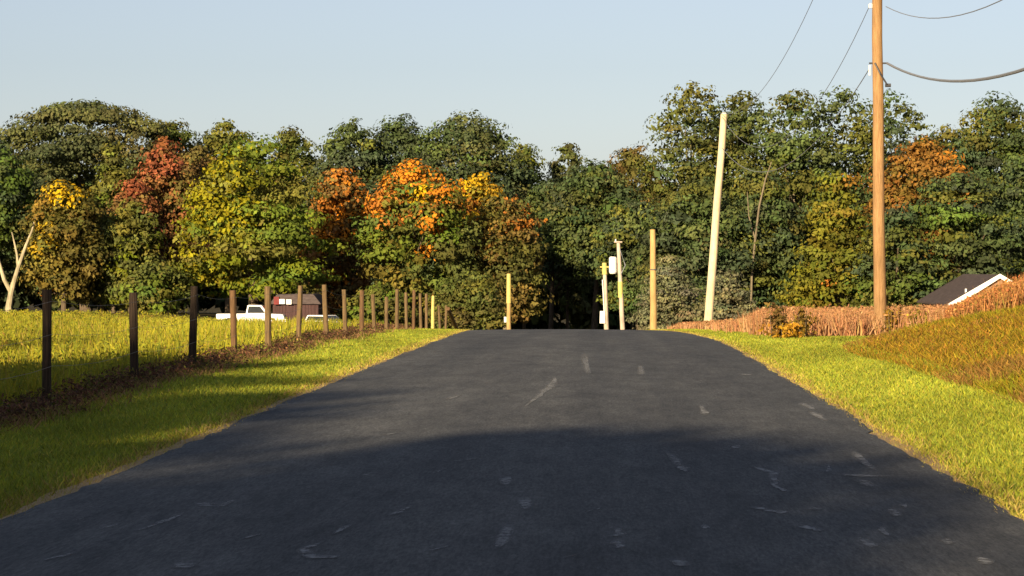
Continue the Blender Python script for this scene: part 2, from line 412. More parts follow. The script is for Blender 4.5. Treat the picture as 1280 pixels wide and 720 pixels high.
def leaf_quads(rng, P, nrm, L, W, C):
    """kite-shaped leaves at P facing roughly nrm"""
    n = len(P)
    nrm = nrm / (np.linalg.norm(nrm, axis=1, keepdims=True) + 1e-9)
    r = rng.normal(0, 1, (n, 3)); t = np.cross(nrm, r); t /= (np.linalg.norm(t, axis=1, keepdims=True) + 1e-9)
    b = np.cross(nrm, t)
    L = np.broadcast_to(L, n)[:, None]; W = np.broadcast_to(W, n)[:, None]
    V = np.stack([P - t * L * .5, P + b * W * .5 + t * L * .05, P + t * L * .5, P - b * W * .5 + t * L * .05], 1)
    return V, C
def clumps(rng, X, Y, hmin, hmax, rad, nl, leaf, cols, wts, upright=False, jit=0.25, per=0.5):
    """leafy plants: nl leaves around each stem position"""
    n = len(X); h = rng.uniform(hmin, hmax, n); Z = terrain(X, Y)
    base = pick(rng, n, cols, wts, jit)
    k = np.repeat(np.arange(n), nl); m = n * nl
    a = rng.uniform(0, 2 * np.pi, m); t = rng.uniform(0.05, 1, m) ** 0.7; rr = rad * np.sqrt(rng.uniform(0, 1, m)) * (0.5 + 0.6 * np.sin(np.pi * t))
    P = np.stack([X[k] + np.cos(a) * rr, Y[k] + np.sin(a) * rr, Z[k] + t * h[k]], -1)
    nr = np.stack([np.cos(a) * .6, np.sin(a) * .6, np.full(m, .7)], -1) + rng.normal(0, .5, (m, 3))
    C = base[k] * (1 + rng.normal(0, 0.18, (m, 1))).clip(.5, 1.6)
    l = leaf * rng.uniform(.6, 1.3, m) * (1 + (Y[k] / 90))
    return leaf_quads(rng, P, nr, l, l * per, C)
# left field of yellow weeds
n = 12500; Y = logY(rg, n, 20, 190); X = road_c(Y) - 5.9 - rg.uniform(0, 1, n) * np.maximum(0.30 * Y - 2, 3)
pp = patchy(X, Y, 0.4)
V1, C1 = clumps(rg, X, Y, 0.10, 0.36, 0.30, 7, 0.056, [(0.32, 0.285, 0.02), (0.26, 0.25, 0.022), (0.16, 0.18, 0.022), (0.25, 0.17, 0.035)], [4, 4, 3.2, 1.2], jit=.15, per=.32)
C1 *= np.repeat(0.72 + 0.5 * pp, 7)[:, None]
tag(link('field_weeds', faces_mesh('field_weeds', V1, C1), M_blade), kind='stuff')
m = 110000; by = logY(rg, m, 20, 150); bx = road_c(by) - 5.9 - rg.uniform(0, 1, m) * np.maximum(0.30 * by - 2, 3); pb = patchy(bx, by, 0.4)
V, C = blades(rg, bx, by, rg.uniform(.12, .42, m) * (1 - .3 * smooth(70, 120, by)) * (.7 + .5 * patchy(bx, by, .25)), 0.004 + 0.00026 * by, pick(rg, m, [(0.33, 0.29, 0.02), (0.26, 0.26, 0.02), (0.17, 0.19, 0.02), (0.32, 0.24, 0.05)], [4, 4, 2.6, 1.4], .15) * (.75 + .45 * pb)[:, None], .3)
tag(link('field_grass', faces_mesh('field_grass', V, C), M_blade), kind='stuff')
# dead brush along the fence foot
n = 3600; Y = logY(rg, n, 13, 95); X = road_c(Y) - 5.55 + rg.normal(0, 0.19, n)
V1, C1 = clumps(rg, X, Y, 0.04, 0.24, 0.15, 11, 0.042, [(0.07, 0.035, 0.02), (0.13, 0.06, 0.035), (0.22, 0.115, 0.05), (0.12, 0.12, 0.02)], [4, 3, 1.4, 2.2], per=.35)
tag(link('dead_brush', faces_mesh('dead_brush', V1, C1), M_blade), kind='stuff')
n = 9000; Y = logY(rg, n, 13, 95); X = road_c(Y) - 5.25 + rg.normal(0, 0.2, n)
V, C = blades(rg, X, Y, rg.uniform(0.04, 0.13, n), 0.004 + 0.0002 * Y, pick(rg, n, [(0.30, 0.17, 0.08), (0.18, 0.09, 0.04), (0.15, 0.15, 0.02)], [3, 2, 2]), 0.8)
tag(link('dead_grass', faces_mesh('dead_grass', V, C), M_blade), kind='stuff')
# golden weeds at the far end of the fence
# dry russet crop on the right
n = 15000; Y = logY(rg, n, 57, 115); k = rg.uniform(0, 1, n) ** 1.2
u0 = 4.6 - 0.5 * smooth(60, 85, Y); X = road_c(Y) + u0 + k * np.where(Y < 70, 16, 34)
q = 757 + F * X / Y      # the stand thins and lowers towards the road
lim = CAM_H - (np.interp(q, [836, 852, 935, 952, 1000, 1180, 1300], [414, 402, 397, 382, 378.5, 379, 379]) - 336) / F * Y - terrain(X, Y)
keep = (X - road_c(Y) > 4.6 + np.clip(62 - Y, 0, 6) * 1.1) & (q > 832) & (lim > .12) & ((np.abs(q - 1099) > 15) | (Y > 64.2))
X, Y, lim = X[keep], Y[keep], lim[keep]
hh = np.minimum(rg.uniform(.62, .8, len(X)), lim * rg.uniform(.86, 1.0, len(X)))
V1, C1 = clumps(rg, X, Y, hh * .93, hh, 0.33, 7, 0.056, [(0.40, 0.195, 0.085), (0.47, 0.25, 0.12), (0.36, 0.17, 0.075), (0.40, 0.255, 0.08)], [5, 4, 2.4, 1], jit=.1, per=.34)
tag(link('russet_crop', faces_mesh('russet_crop', V1, C1), M_blade), kind='stuff')
m = len(X); kk = rg.integers(0, m, 85000); bx, by = X[kk] + rg.normal(0, .22, 85000), Y[kk] + rg.normal(0, .22, 85000)
V, C = blades(rg, bx, by, hh[kk] * rg.uniform(.6, 1.0, 85000), np.full(85000, .022), pick(rg, 85000, [(0.40, 0.20, 0.09), (0.46, 0.26, 0.13), (0.34, 0.16, 0.07), (0.42, 0.28, 0.10)], [5, 4, 2.4, 1], .1), .22)
tag(link('crop_stems', faces_mesh('crop_stems', V, C), M_blade), kind='stuff')
# russet weeds on the bank top
n = 4000; Y = rg.uniform(52, 76, n); q = 1190 + rg.uniform(0, 1, n) ** 1.1 * 190; X = (q - 757) / F * Y
hh = (CAM_H - (np.interp(q, [1185, 1255, 1272, 1380], [384, 351, 341, 334]) - 336) / F * Y - terrain(X, Y)).clip(.12, 1.0) * rg.uniform(.75, 1.06, n)
V1, C1 = clumps(rg, X, Y, hh * .9, hh, 0.27, 9, 0.052, [(0.42, 0.17, 0.055), (0.32, 0.12, 0.04), (0.46, 0.24, 0.07), (0.2, 0.15, 0.03)], [5, 4, 3, 1])
tag(link('bank_weeds', faces_mesh('bank_weeds', V1, C1), M_blade), kind='stuff')
kk = rg.integers(0, n, 26000); bx, by = X[kk] + rg.normal(0, .2, 26000), Y[kk] + rg.normal(0, .2, 26000)
V, C = blades(rg, bx, by, hh[kk] * rg.uniform(.55, 1.05, 26000), np.full(26000, .018), pick(rg, 26000, [(0.40, 0.18, 0.065), (0.30, 0.12, 0.045), (0.44, 0.25, 0.085), (0.2, 0.15, 0.03)], [5, 4, 3, 1]), .25)
tag(link('weed_stems', faces_mesh('weed_stems', V, C), M_blade), kind='stuff')

# taller weeds standing alone at the crop's edge
def weed_plant(px, Y, h, rad, cols, label, seed):
    rng = np.random.default_rng(seed); X = px_x(px, Y)
    root = empty('weed_plant', (X, Y, tz(X, Y))); tag(root, label, 'plant', 'tall weeds at the edge of the russet crop')
    n = 26
    V, C = clumps(rng, X + rng.normal(0, rad * .4, n), Y + rng.normal(0, rad * .4, n), h * .5, h, rad * .5, 14, 0.075, cols, [1] * len(cols))
    V = V - np.array(root.location)
    link('foliage', faces_mesh('foliage', V, C), M_blade, root)
    bm = bmesh.new()
    rr = random.Random(seed)
    for _ in range(5):
        x, y = rr.uniform(-.15, .15), rr.uniform(-.15, .15)
        tube(bm, [(x, y, -0.03), (x * 1.5, y * 1.5, h * .9)], [0.012, 0.006], 5)
    bm_obj('stem', bm, M_bark, root)
weed_plant(985, 58.5, 0.36, 0.6, [(0.52, 0.30, 0.02), (0.40, 0.20, 0.02)], 'bright yellow weed clump at the near left corner of the russet crop', 1)
weed_plant(972, 58.5, 0.85, 0.22, [(0.12, 0.075, 0.02), (0.16, 0.1, 0.03)], 'dark narrow weed just left of the bright yellow weed clump', 2)
weed_plant(1004, 58.5, 0.7, 0.22, [(0.22, 0.14, 0.02), (0.16, 0.10, 0.02)], 'olive brown weed just right of the bright yellow weed clump', 3)
weed_plant(1116, 60, 0.7, 0.2, [(0.26, 0.16, 0.02), (0.2, 0.12, 0.02)], 'low olive weed just right of the tallest utility pole foot', 4)
weed_plant(1147, 60, 0.7, 0.3, [(0.30, 0.22, 0.02), (0.20, 0.16, 0.02)], 'yellow olive weed in the russet crop below the dark house roof', 5)

# ------------------------------------------------------------------ fence
f0 = empty('post_fence', (px_x(58, 28), 28, tz(px_x(58, 28), 28)))
tag(f0, 'line of weathered wooden posts with thin wire along the left field edge', 'fence')
post_px = [(-60, 24.2), (58, 28.1), (168, 33.0), (240, 37.6), (293, 42), (335, 46.4), (373, 51), (408, 56), (432, 60.2), (452, 64), (468, 67.5), (483, 71), (496, 74.7), (508, 78.4), (517, 81.8), (526, 85.4), (533, 89), (550, 97), (557, 101.5)]
tops = []
rr = random.Random(8)
for i, (px, Y) in enumerate(post_px):
    X = px_x(px, Y); z = tz(X, Y)
    ytop = {58: 362, 168: 366, 240: 358, 293: 363, 335: 358, 373: 357, 408: 356, 432: 362, 452: 363, 468: 368, 483: 371}.get(px)
    top = py_z(ytop, Y) if ytop else z + 1.27 + rr.uniform(-.06, .06)
    if px > 545: top = py_z(382, Y)
    r = rr.uniform(0.047, 0.055) * (1.12 if px in (335, 452) else 1)
    lx, ly = rr.uniform(-.055, .055), rr.uniform(-.05, .05)
    bm = bmesh.new()
    h = top - z
    tube(bm, [(0, 0, -0.15), (0, 0, 0.02), (lx * .4, ly * .4, h * .4), (lx * .8, ly * .8, h * .8), (lx, ly, h)], [r * 1.08, r * 1.05, r, r * .97, r * .93], 11, True, 0.10, rr)
    me_o = bm_obj('post', bm, M_post_shaded if i < 4 else (M_post_red if i % 5 == 4 else M_post), f0, Vector((X, Y, z)) - f0.location)
    tops.append((X + lx, Y + ly, z, h))
for fr in (0.35, 0.62, 0.9):
    bm = bmesh.new(); pts = []
    for a, b in zip(tops[:-1], tops[1:]):
        for k in range(4):
            t = k / 4; sag = -0.05 * 4 * t * (1 - t)
            pts.append(Vector((a[0] + (b[0] - a[0]) * t + 0.06, a[1] + (b[1] - a[1]) * t, (a[2] + a[3] * fr) * (1 - t) + (b[2] + b[3] * fr) * t + sag)) - f0.location)
    tube(bm, pts, [0.0022] * len(pts), 4)
    bm_obj('wire', bm, M_fwire, f0)
# leaning end brace
Y = 92.0; xa, xb = px_x(560, Y), px_x(573, Y + 4)
bm = bmesh.new()
tube(bm, [Vector((xa, Y, py_z(386, Y))) - f0.location, Vector((xb, Y + 4, tz(xb, Y + 4) - 0.05)) - f0.location], [0.07, 0.075], 8)
o = bm_obj('brace', bm, M_post_red, f0); o['label'] = 'leaning end brace'
# yellow marker post standing in front of the far fence posts
X = px_x(541, 84); root = empty('marker_post', (X, 84, tz(X, 84)))
tag(root, 'slim bright yellow marker post at the far end of the wooden post fence', 'marker post')
bm = bmesh.new(); hh = py_z(371, 84) - tz(X, 84)
tube(bm, [(0, 0, -.1), (0, 0, hh * .5), (0.01, 0, hh)], [0.06, 0.055, 0.05], 10); bm_obj('shaft', bm, M_yellow, root)
bm = bmesh.new(); tube(bm, [(0.01, 0, hh), (0.01, 0, hh + 0.04)], [0.055, 0.03], 10); bm_obj('cap', bm, M_yellow, root)

# ------------------------------------------------------------------ utility poles
def pole(px_b, px_t, y_t, Y, r, mat, label, extra_h=0.0, name='utility_pole'):
    X = px_x(px_b, Y); z = tz(X, Y); root = empty(name, (X, Y, z))
    tag(root, label, 'utility pole', 'wooden poles along the road')
    zt = py_z(y_t, Y) + extra_h; h = zt - z
    dx = (px_x(px_t, Y) - X) * (h / (h - extra_h))
    bm = bmesh.new(); rng = random.Random(int(px_b)); n = 7
    pts = [(0, 0, -.3)] + [(dx * k / n + rng.uniform(-.012, .012), 0, h * k / n) for k in range(n + 1)]
    tube(bm, pts, [r * 1.05] + [r * (1.04 - 0.26 * k / n) for k in range(n + 1)], 18, True, 0.012, rng)
    bm_obj('shaft', bm, mat, root, smooth_shade=False)
    return root, X, z, h, dx
P1, X1, z1, h1, dx1 = pole(1100, 1096, 0, 64, 0.152, M_pole, 'tallest brown wooden utility pole on the right bank carrying cables', 2.0)
def fit(root, name, mat, pts, rads, seg=8):
    bm = bmesh.new(); tube(bm, pts, rads, seg); return bm_obj(name, bm, mat, root)
zi1 = py_z(11, 64) - z1; zi2 = py_z(83, 64) - z1
fit(P1, 'bracket', M_dark, [(-0.12, -.02, zi1), (-0.24, -.02, zi1 + .05)], [0.03, 0.025])
fit(P1, 'insulator', M_metal, [(-0.24, -.02, zi1 - .02), (-0.24, -.02, zi1 + .06), (-.24, -.02, zi1 + .1)], [0.05, 0.06, 0.03])
fit(P1, 'bracket', M_dark, [(-0.28, -.03, zi2 + .05), (0.17, -.03, zi2 + .05)], [0.022, 0.022])
fit(P1, 'insulator', M_metal, [(-0.26, -.03, zi2 - .25), (-0.26, -.03, zi2 + .0)], [0.035, 0.035])
fit(P1, 'strap', M_dark, [(-0.15, -.16, zi2 + .05), (-0.02, -.185, zi2 - .22), (0.15, -.10, zi2 - .47)], [0.022, 0.022, 0.022], 6)
fit(P1, 'clamp', M_dark, [(0.12, -.03, zi2 - .5), (0.26, -.03, zi2 - .5)], [0.045, 0.045])
fit(P1, 'crossarm', M_pole, [(-1.1, 0.0, h1 - .35), (1.1, 0.0, h1 - .35)], [0.06, 0.06])
P2, X2, z2, h2, dx2 = pole(884, 905, 143, 107, 0.175, M_pole_pale, 'pale sunlit wooden pole leaning to the right, second tallest')
fit(P2, 'bolt', M_dark, [(dx2 * .62 - .2, -.02, h2 * .62), (dx2 * .62 + .2, -.02, h2 * .62)], [0.02, 0.02])
fit(P2, 'cap', M_metal, [(dx2, 0, h2 + .002), (dx2, 0, h2 + .05)], [0.12, 0.09])
P3, X3, z3, h3, dx3 = pole(817, 816, 287, 122, 0.165, M_pole_gold, 'short upright golden wooden pole left of the leaning pale pole')
fit(P3, 'band', M_dark, [(0, 0, h3 * .62), (0, 0, h3 * .62 + .05)], [0.17, 0.17], 14)
P4, X4, z4, h4, dx4 = pole(779, 773, 302, 205, 0.19, M_pole_grey, 'thin greyish pole with a white transformer can near its top')
fit(P4, 'transformer', M_white, [(-0.52 + dx4 * .8, -.1, py_z(342, 205) - z4), (-0.52 + dx4 * .8, -.1, py_z(340, 205) - z4), (-0.52 + dx4 * .8, -.1, py_z(323, 205) - z4), (-0.52 + dx4 * .8, -.1, py_z(321, 205) - z4)], [0.25, 0.31, 0.31, 0.24], 14)
fit(P4, 'hanger', M_dark, [(-0.4 + dx4 * .8, -.05, py_z(330, 205) - z4), (dx4 * .8, 0, py_z(330, 205) - z4)], [0.05, 0.05])
fit(P4, 'insulator', M_metal, [(dx4 - .22, 0, h4 + .0), (dx4 - .22, 0, h4 + .2)], [0.07, 0.05])
fit(P4, 'crossarm', M_pole_grey, [(dx4 - .35, -.2, h4 - .04), (dx4 + .3, -.2, h4 - .04)], [0.06, 0.06])
fit(P4, 'cable', M_wire, [(dx4 + .1, -.15, h4 - .6), (dx4 + .55, -.2, h4 - 1.9), (dx4 + .2, -.2, h4 - 2.6)], [0.04, 0.04, 0.04], 6)
fit(P4, 'marker', M_yellow, [(dx4 * .55, 0, py_z(372, 205) - z4), (dx4 * .6, 0, py_z(352, 205) - z4)], [0.2, 0.2], 12)  # sunlit stretch of the shaft, its light put into the colour
P5, X5, z5, h5, dx5 = pole(758.5, 755.5, 329, 200, 0.19, M_pole_grey, 'short whitish service pole with a box near its foot and sunlit yellow tip')
fit(P5, 'tip', M_yellow, [(dx5 * .86, 0, py_z(343, 200) - z5), (dx5, 0, h5 + .03)], [0.21, 0.18], 12)  # yellow stands for low sun on the pole top
fit(P5, 'cross_piece', M_yellow, [(dx5 - .35, -.1, h5 - .3), (dx5 + .35, -.1, h5 - .3)], [0.06, 0.06], 8)
bm = bmesh.new(); zb = py_z(404, 200) - z5; box(bm, -0.55, -0.13, -.3, -.05, zb, zb + .95, 0.02); bm_obj('meter_box', bm, M_white, P5)
fit(P5, 'conduit', M_metal, [(-.2, -.2, zb + .95), (-.22 + dx5 * .6, -.2, zb + 3.4)], [0.05, 0.05], 8)
P6, X6, z6, h6, dx6 = pole(636, 636, 342, 170, 0.15, M_pole_gold, 'slim yellowish pole alone on the left side of the road crest')
fit(P6, 'sunlit_top', M_yellow, [(0, 0, py_z(379, 170) - z6), (0, 0, h6 - .02)], [0.165, 0.14], 12)  # bright upper shaft: sunlight painted on as a yellow wrap
fit(P6, 'box', M_metal, [(-.22, -.05, py_z(403, 170) - z6), (-.22, -.05, py_z(396, 170) - z6)], [0.1, 0.1], 8)
# next pole of the line, just outside the picture on the right: carries the near ends of the cables
Xo, Yo = 7.6, 20.0
Po = empty('utility_pole', (Xo, Yo, tz(Xo, Yo)))
tag(Po, 'brown utility pole on the near right bank holding the near ends of the cables', 'utility pole', 'wooden poles along the road')
fit(Po, 'shaft', M_pole, [(0, 0, -.3), (0, 0, 5), (0, 0, 9.6)], [0.17, 0.15, 0.12], 16)
fit(Po, 'bracket', M_dark, [(-.2, 0, 7.5), (0.2, 0, 7.5)], [0.03, 0.03])
fit(Po, 'bracket', M_dark, [(-.2, 0, 6.0), (0.2, 0, 6.0)], [0.03, 0.03])

def cable(a, b, sag, r, label):
    a, b = Vector(a), Vector(b); n = 28
    root_loc = a
    bm = bmesh.new()
    tube(bm, [(b - a) * (k / n) + Vector((0, 0, -sag * 4 * (k / n) * (1 - k / n))) for k in range(n + 1)], [r] * (n + 1), 6)
    o = bm_obj('overhead_cable', bm, M_wire, None, a)
    tag(o, label, 'cable', 'overhead cables on the wooden poles')
T2 = Vector((X2 + dx2, 107, z2 + h2))
cable((X1 - .24, 63.95, z1 + zi1 + .1), T2 + Vector((-.1, 0, -.1)), 2.3, 0.008, 'thin cable slanting down left from the bracket high on the tallest pole')
cable((X1 - .95, 64, z1 + h1 - .28), T2 + Vector((-.15, 0, 0.03)), 1.35, 0.008, 'leftmost thin cable slanting down across the sky left of the tallest pole')
cable((X1 - .28, 63.95, z1 + zi2 - .1), T2 + Vector((-.1, 0, -1.4)), 1.7, 0.011, 'short thick cable dropping left from the lower bracket of the tallest pole')
cable((X1 + .16, 63.95, z1 + zi2 + .05), (Xo - .2, Yo, tz(Xo, Yo) + 5.3), 1.55, 0.030, 'thick dark cable sagging right from the lower bracket of the tallest pole')
cable((X1 + .14, 64, z1 + zi1 + .02), (Xo - .2, Yo, tz(Xo, Yo) + 7.55), 1.95, 0.010, 'thin upper cable sagging right across the sky from the tallest pole')

# ------------------------------------------------------------------ trees
def crown_profile(shape, t):
    if shape == 'round': return min(1, .62 + 1.1 * t) * max(0, 1 - t ** 3.4) ** .55
    if shape == 'broad': return min(1, .72 + .9 * t) * max(0, 1 - t ** 5) ** .5
    if shape == 'oval': return min(1, .6 + .9 * t) * max(0, 1 - t ** 3.8) ** .55
    if shape == 'cone': return min(1, .8 + 1.2 * t) * max(0, 1 - t) ** .72
    if shape == 'egg': return min(1, .75 + 1.4 * t) * max(0, 1 - t ** 1.9) ** .62
    return 1
def make_crown(rng, H, W, cb, shape, cols, wts, patches, dens=1.0, lobes=None, layered=False, leaf=0.36, clump_r=0.92, gaps=0.0, nl=16, back=.3):
    """crown as leaf clumps on many small lobes; returns leaf quads + lobe centres (local coords, base at z=0)"""
    z0 = H * cb; hc = H - z0
    l0 = min(2.1, max(.7, W * .135))
    tt = np.linspace(0, 1, 80); pr_ = np.array([crown_profile(shape, x) for x in tt]) * W / 2
    seg = np.hypot(np.diff(pr_), np.diff(tt) * hc) * (pr_[1:] + pr_[:-1]) / 2
    cum = np.concatenate([[0], np.cumsum(seg)]); area = cum[-1] * 2 * math.pi; cum /= cum[-1]
    nL = int(min(95, max(16, area / (l0 * l0 * 3.1) * 1.15 * (1 - .35 * (gaps > 0)))))
    LC, LR = [], []
    for i in range(nL):
        t = float(np.interp((i + rng.uniform(0, 1)) / nL, cum, tt))
        a = i * 2.399963 + rng.normal(0, .35)
        lr = l0 * rng.uniform(.7, 1.3)
        rad = max(0, crown_profile(shape, t) * W / 2 - lr * .6) * rng.uniform(.8, 1.08)
        LC.append((math.cos(a) * rad, math.sin(a) * rad, z0 + lr * .5 + t * (hc - lr * 1.4))); LR.append(lr)
    for i in range(max(4, nL // 6)):
        t = rng.uniform(.1, .85); lr = l0 * rng.uniform(1.2, 1.7)
        q = crown_profile(shape, t) * W * .16
        LC.append((rng.normal(0, q), rng.normal(0, q), z0 + lr * .6 + t * (hc - lr * 1.8))); LR.append(lr)
    LC = np.array(LC); LR = np.array(LR)
    lobe_col = pick(rng, len(LC), cols, wts, .14)
    fl = 0.5 if layered else 0.85
    nc = np.maximum(5, (4 * np.pi * LR ** 2 * .62 / (clump_r ** 2) * dens * (0.62 if layered else .78))).astype(int)
    li = np.repeat(np.arange(len(LC)), nc); m = len(li)
    d = rng.normal(0, 1, (m, 3)); d[:, 2] = np.abs(d[:, 2]) * .9 - .28 + d[:, 2] * .25; d /= np.linalg.norm(d, axis=1, keepdims=True)
    CP = LC[li] + d * LR[li][:, None] * rng.uniform(.78, 1.12, (m, 1)) * np.array([1.08 if layered else 1, 1.08 if layered else 1, fl])
    cr = clump_r * rng.uniform(.6, 1.25, m) * (1.2 if layered else 1)
    if back < 1:     # thinner where the crown faces away from the road
        keep = (rng.uniform(0, 1, m) < back) | (CP[:, 1] < W * .12)
        CP, cr, d, li = CP[keep], cr[keep], d[keep], li[keep]; m = len(CP)
    if gaps: 
        keep = rng.uniform(0, 1, m) > gaps * (CP[:, 2] > z0 + hc * .5); CP, cr, d, li = CP[keep], cr[keep], d[keep], li[keep]; m = len(CP)
    ccol = lobe_col[li] * (1 + rng.normal(0, .16, (m, 1))).clip(.55, 1.5)
    for (px_, pz_, pr_, pc, strength) in patches:
        dd = np.hypot(CP[:, 0] - px_, CP[:, 2] - pz_) / pr_
        hit = rng.uniform(0, 1, m) < np.clip(1.35 - dd, 0, 1) * strength
        ccol[hit] = np.array(pc) * (1 + rng.normal(0, .18, (hit.sum(), 1))).clip(.5, 1.5)
    ki = np.repeat(np.arange(m), nl); q = m * nl
    e = rng.normal(0, 1, (q, 3)); e /= np.linalg.norm(e, axis=1, keepdims=True)
    rad = cr[ki][:, None] * rng.uniform(.25, 1, (q, 1)) ** .6
    P = CP[ki] + e * rad * np.array([1.15, 1.15, .40 if layered else .55])
    nr = d[ki] * .55 + e * .85 + np.array([0, 0, .3]) + rng.normal(0, .22, (q, 3))
    C = ccol[ki] * (1 + rng.normal(0, .06, (q, 1))).clip(.5, 1.5) * (1 + rng.normal(0, .04, (q, 3)))
    l = leaf * rng.uniform(.6, 1.4, q)
    V, C = leaf_quads(rng, P, nr, l, l * .62, C)
    # inner leaves so that the crown closes up behind its surface
    nb = int(len(LC) * 22 * dens * (1 - .7 * (gaps > 0)))
    bi = rng.integers(0, len(LC), nb); e = rng.normal(0, 1, (nb, 3)); e /= np.linalg.norm(e, axis=1, keepdims=True)
    Pb = LC[bi] + e * LR[bi][:, None] * rng.uniform(.1, .6, (nb, 1)) * np.array([1, 1, fl])
    lb = leaf * rng.uniform(1.6, 2.8, nb)
    Vb, Cb = leaf_quads(rng, Pb, e + rng.normal(0, .4, (nb, 3)), lb, lb * .7, lobe_col[bi] * rng.uniform(.7, 1.1, (nb, 1)))
    return np.concatenate([V, Vb]), np.concatenate([C, Cb]), LC, LR

tree_no = 0
def tree_at(X, Y, H, W, label, shape='round', cols=None, wts=None, patches=(), cb=.16, bark=None, group=None, name='tree', cat='tree', trunk_r=None, limbs=7, **kw):
    global tree_no
    tree_no += 1
    rng = np.random.default_rng(1000 + tree_no * 7); pr = random.Random(tree_no * 31)
    z = tz(X, Y) - 0.1
    root = empty(name, (X, Y, z)); tag(root, label, cat, group)
    V, C, LC, LR = make_crown(rng, H, W, cb, shape, cols, wts, patches, **kw)
    r0 = trunk_r or max(0.12, W * .030)
    bm = bmesh.new()
    top = H * (cb + (1 - cb) * .75)
    lx, ly = pr.uniform(-.04, .04) * H, pr.uniform(-.03, .03) * H
    tube(bm, [(0, 0, -.3), (0, 0, .1), (lx * .2, ly * .2, H * .18), (lx * .6, ly * .6, top * .6), (lx, ly, top)], [r0 * 1.5, r0 * 1.15, r0 * .9, r0 * .55, r0 * .12], 10, True, .06, pr)
    order = pr.sample(range(len(LC)), min(limbs, len(LC)))
    for k in order:
        e = Vector(LC[k]); s = Vector((lx, ly, 0)) * .4 + Vector((0, 0, max(H * .1, min(e.z * .62, top * .8))))
        mid = s.lerp(e, .5) + Vector((pr.uniform(-.3, .3), pr.uniform(-.3, .3), -.25))
        tube(bm, [s, mid, e], [r0 * .42, r0 * .27, r0 * .08], 6)
    bm_obj('trunk', bm, bark or M_bark, root)
    link('crown', faces_mesh('crown', V, C), M_leaf, root)
    return root
def tree(px, ytop, wpx, Y, label, shape='round', cols=None, wts=None, patches=(), **kw):
    X = px_x(px, Y); H = py_z(ytop, Y) - (tz(X, Y) - .1); W = wpx * (1.22 if kw.get('name') is None else 1.05) / F * Y
    zb = tz(X, Y) - .1
    P = [(px_x(a, Y) - X, py_z(b, Y) - zb, r / F * Y, c, s) for (a, b, r, c, s) in patches]
    return tree_at(X, Y, H, W, label, shape, cols, wts or [1] * len(cols), P, **kw)

DK = [(0.060, 0.066, 0.022), (0.075, 0.078, 0.026), (0.050, 0.058, 0.024)]       # grey green
DG = [(0.043, 0.062, 0.022), (0.056, 0.075, 0.022), (0.038, 0.052, 0.024)]       # deep green
OL = [(0.095, 0.10, 0.020), (0.075, 0.085, 0.020), (0.115, 0.11, 0.02)]          # olive
MG = [(0.085, 0.115, 0.014), (0.065, 0.09, 0.016), (0.11, 0.13, 0.014)]          # mid green
YG = [(0.17, 0.175, 0.010), (0.13, 0.15, 0.010), (0.21, 0.195, 0.010)]           # yellow green
BR = [(0.15, 0.095, 0.03), (0.19, 0.105, 0.03), (0.115, 0.09, 0.025)]            # brown
ORG = (0.52, 0.19, 0.015); ORB = (0.34, 0.13, 0.02); RED = (0.27, 0.082, 0.036); YEL = (0.50, 0.32, 0.01); GOLD = (0.36, 0.24, 0.015)
def up(L, k): return [tuple(c * k for c in x) for x in L]
DK, DG, OL, MG, YG, BR = up(DK, 1.5), up(DG, 1.48), up(OL, 1.22), up(MG, 1.25), up(YG, 1.0), up(BR, 1.15)
GB = 'trees behind the road and field'
# ---- left back row
tree(108, 112, 205, 262, 'huge broad grey green tree at upper left with a rounded flat top', 'broad', DK, group=GB, dens=1.35, layered=True)
tree(-15, 158, 110, 258, 'dark green tree at the far left edge behind the pale forked trunk', 'round', DK + DG[:1], group=GB)
tree(-120, 140, 150, 250, 'dark green tree beyond the left end of the field', 'round', DG, group=GB)
tree(215, 143, 95, 272, 'olive green treetop between the huge grey green tree and the red tree', 'round', YG[1:2] + OL, group=GB)
tree(285, 148, 95, 276, 'low olive treetop peeping up behind the big yellow green tree', 'round', OL + MG[:1], group=GB)
tree(365, 156, 80, 278, 'dull olive treetop right behind the big yellow green tree', 'round', OL, group=GB)
tree(438, 145, 95, 266, 'dark green tree with a pointed left peak behind the orange trees', 'round', DG + OL[:1], group=GB, lobes=34)
tree(500, 141, 105, 270, 'dark green round tree in the middle of the left back row', 'round', DG, group=GB, lobes=34)
tree(583, 139, 140, 263, 'large dark green dome shaped tree behind the orange and yellow trees', 'broad', DG + DK[:1], group=GB, lobes=40)
tree(655, 174, 62, 280, 'small bright olive tree beside the notch in the skyline', 'round', YG[1:2] + OL, group=GB, lobes=20)
tree(709, 174, 54, 286, 'small dark tree standing up alone in the skyline dip', 'round', OL[1:2] + DK, group=GB, lobes=20)
# ---- left front rows
A1 = tree(-8, 178, 95, 224, 'green tree with a pale forked trunk at the left picture edge', 'oval', MG[:2] + DG, group=GB, cb=.36, bark=M_bark_pale)
tree(80, 222, 88, 216, 'gold topped tree with brownish orange lower leaves at left', 'oval', [(0.125, 0.105, 0.022), (0.10, 0.095, 0.022), (0.155, 0.115, 0.022)], None,
     [(82, 238, 24, YEL, .95), (62, 300, 22, GOLD, .7), (60, 265, 20, (0.24, 0.15, 0.025), .6), (62, 360, 8, ORG, .9)], group=GB, cb=.08)
tree(142, 176, 66, 240, 'narrow olive green tree left of the red tree', 'egg', OL + MG[:1], group=GB, lobes=24)
tree(128, 262, 95, 221, 'grey olive tree between the gold topped tree and the rounded bush', 'oval', OL[1:2] + DK + OL[:1], group=GB, cb=.04)
tree(163, 250, 66, 219, 'yellowish green tree below the red leaves', 'oval', YG[1:2] + OL, group=GB, cb=.05)
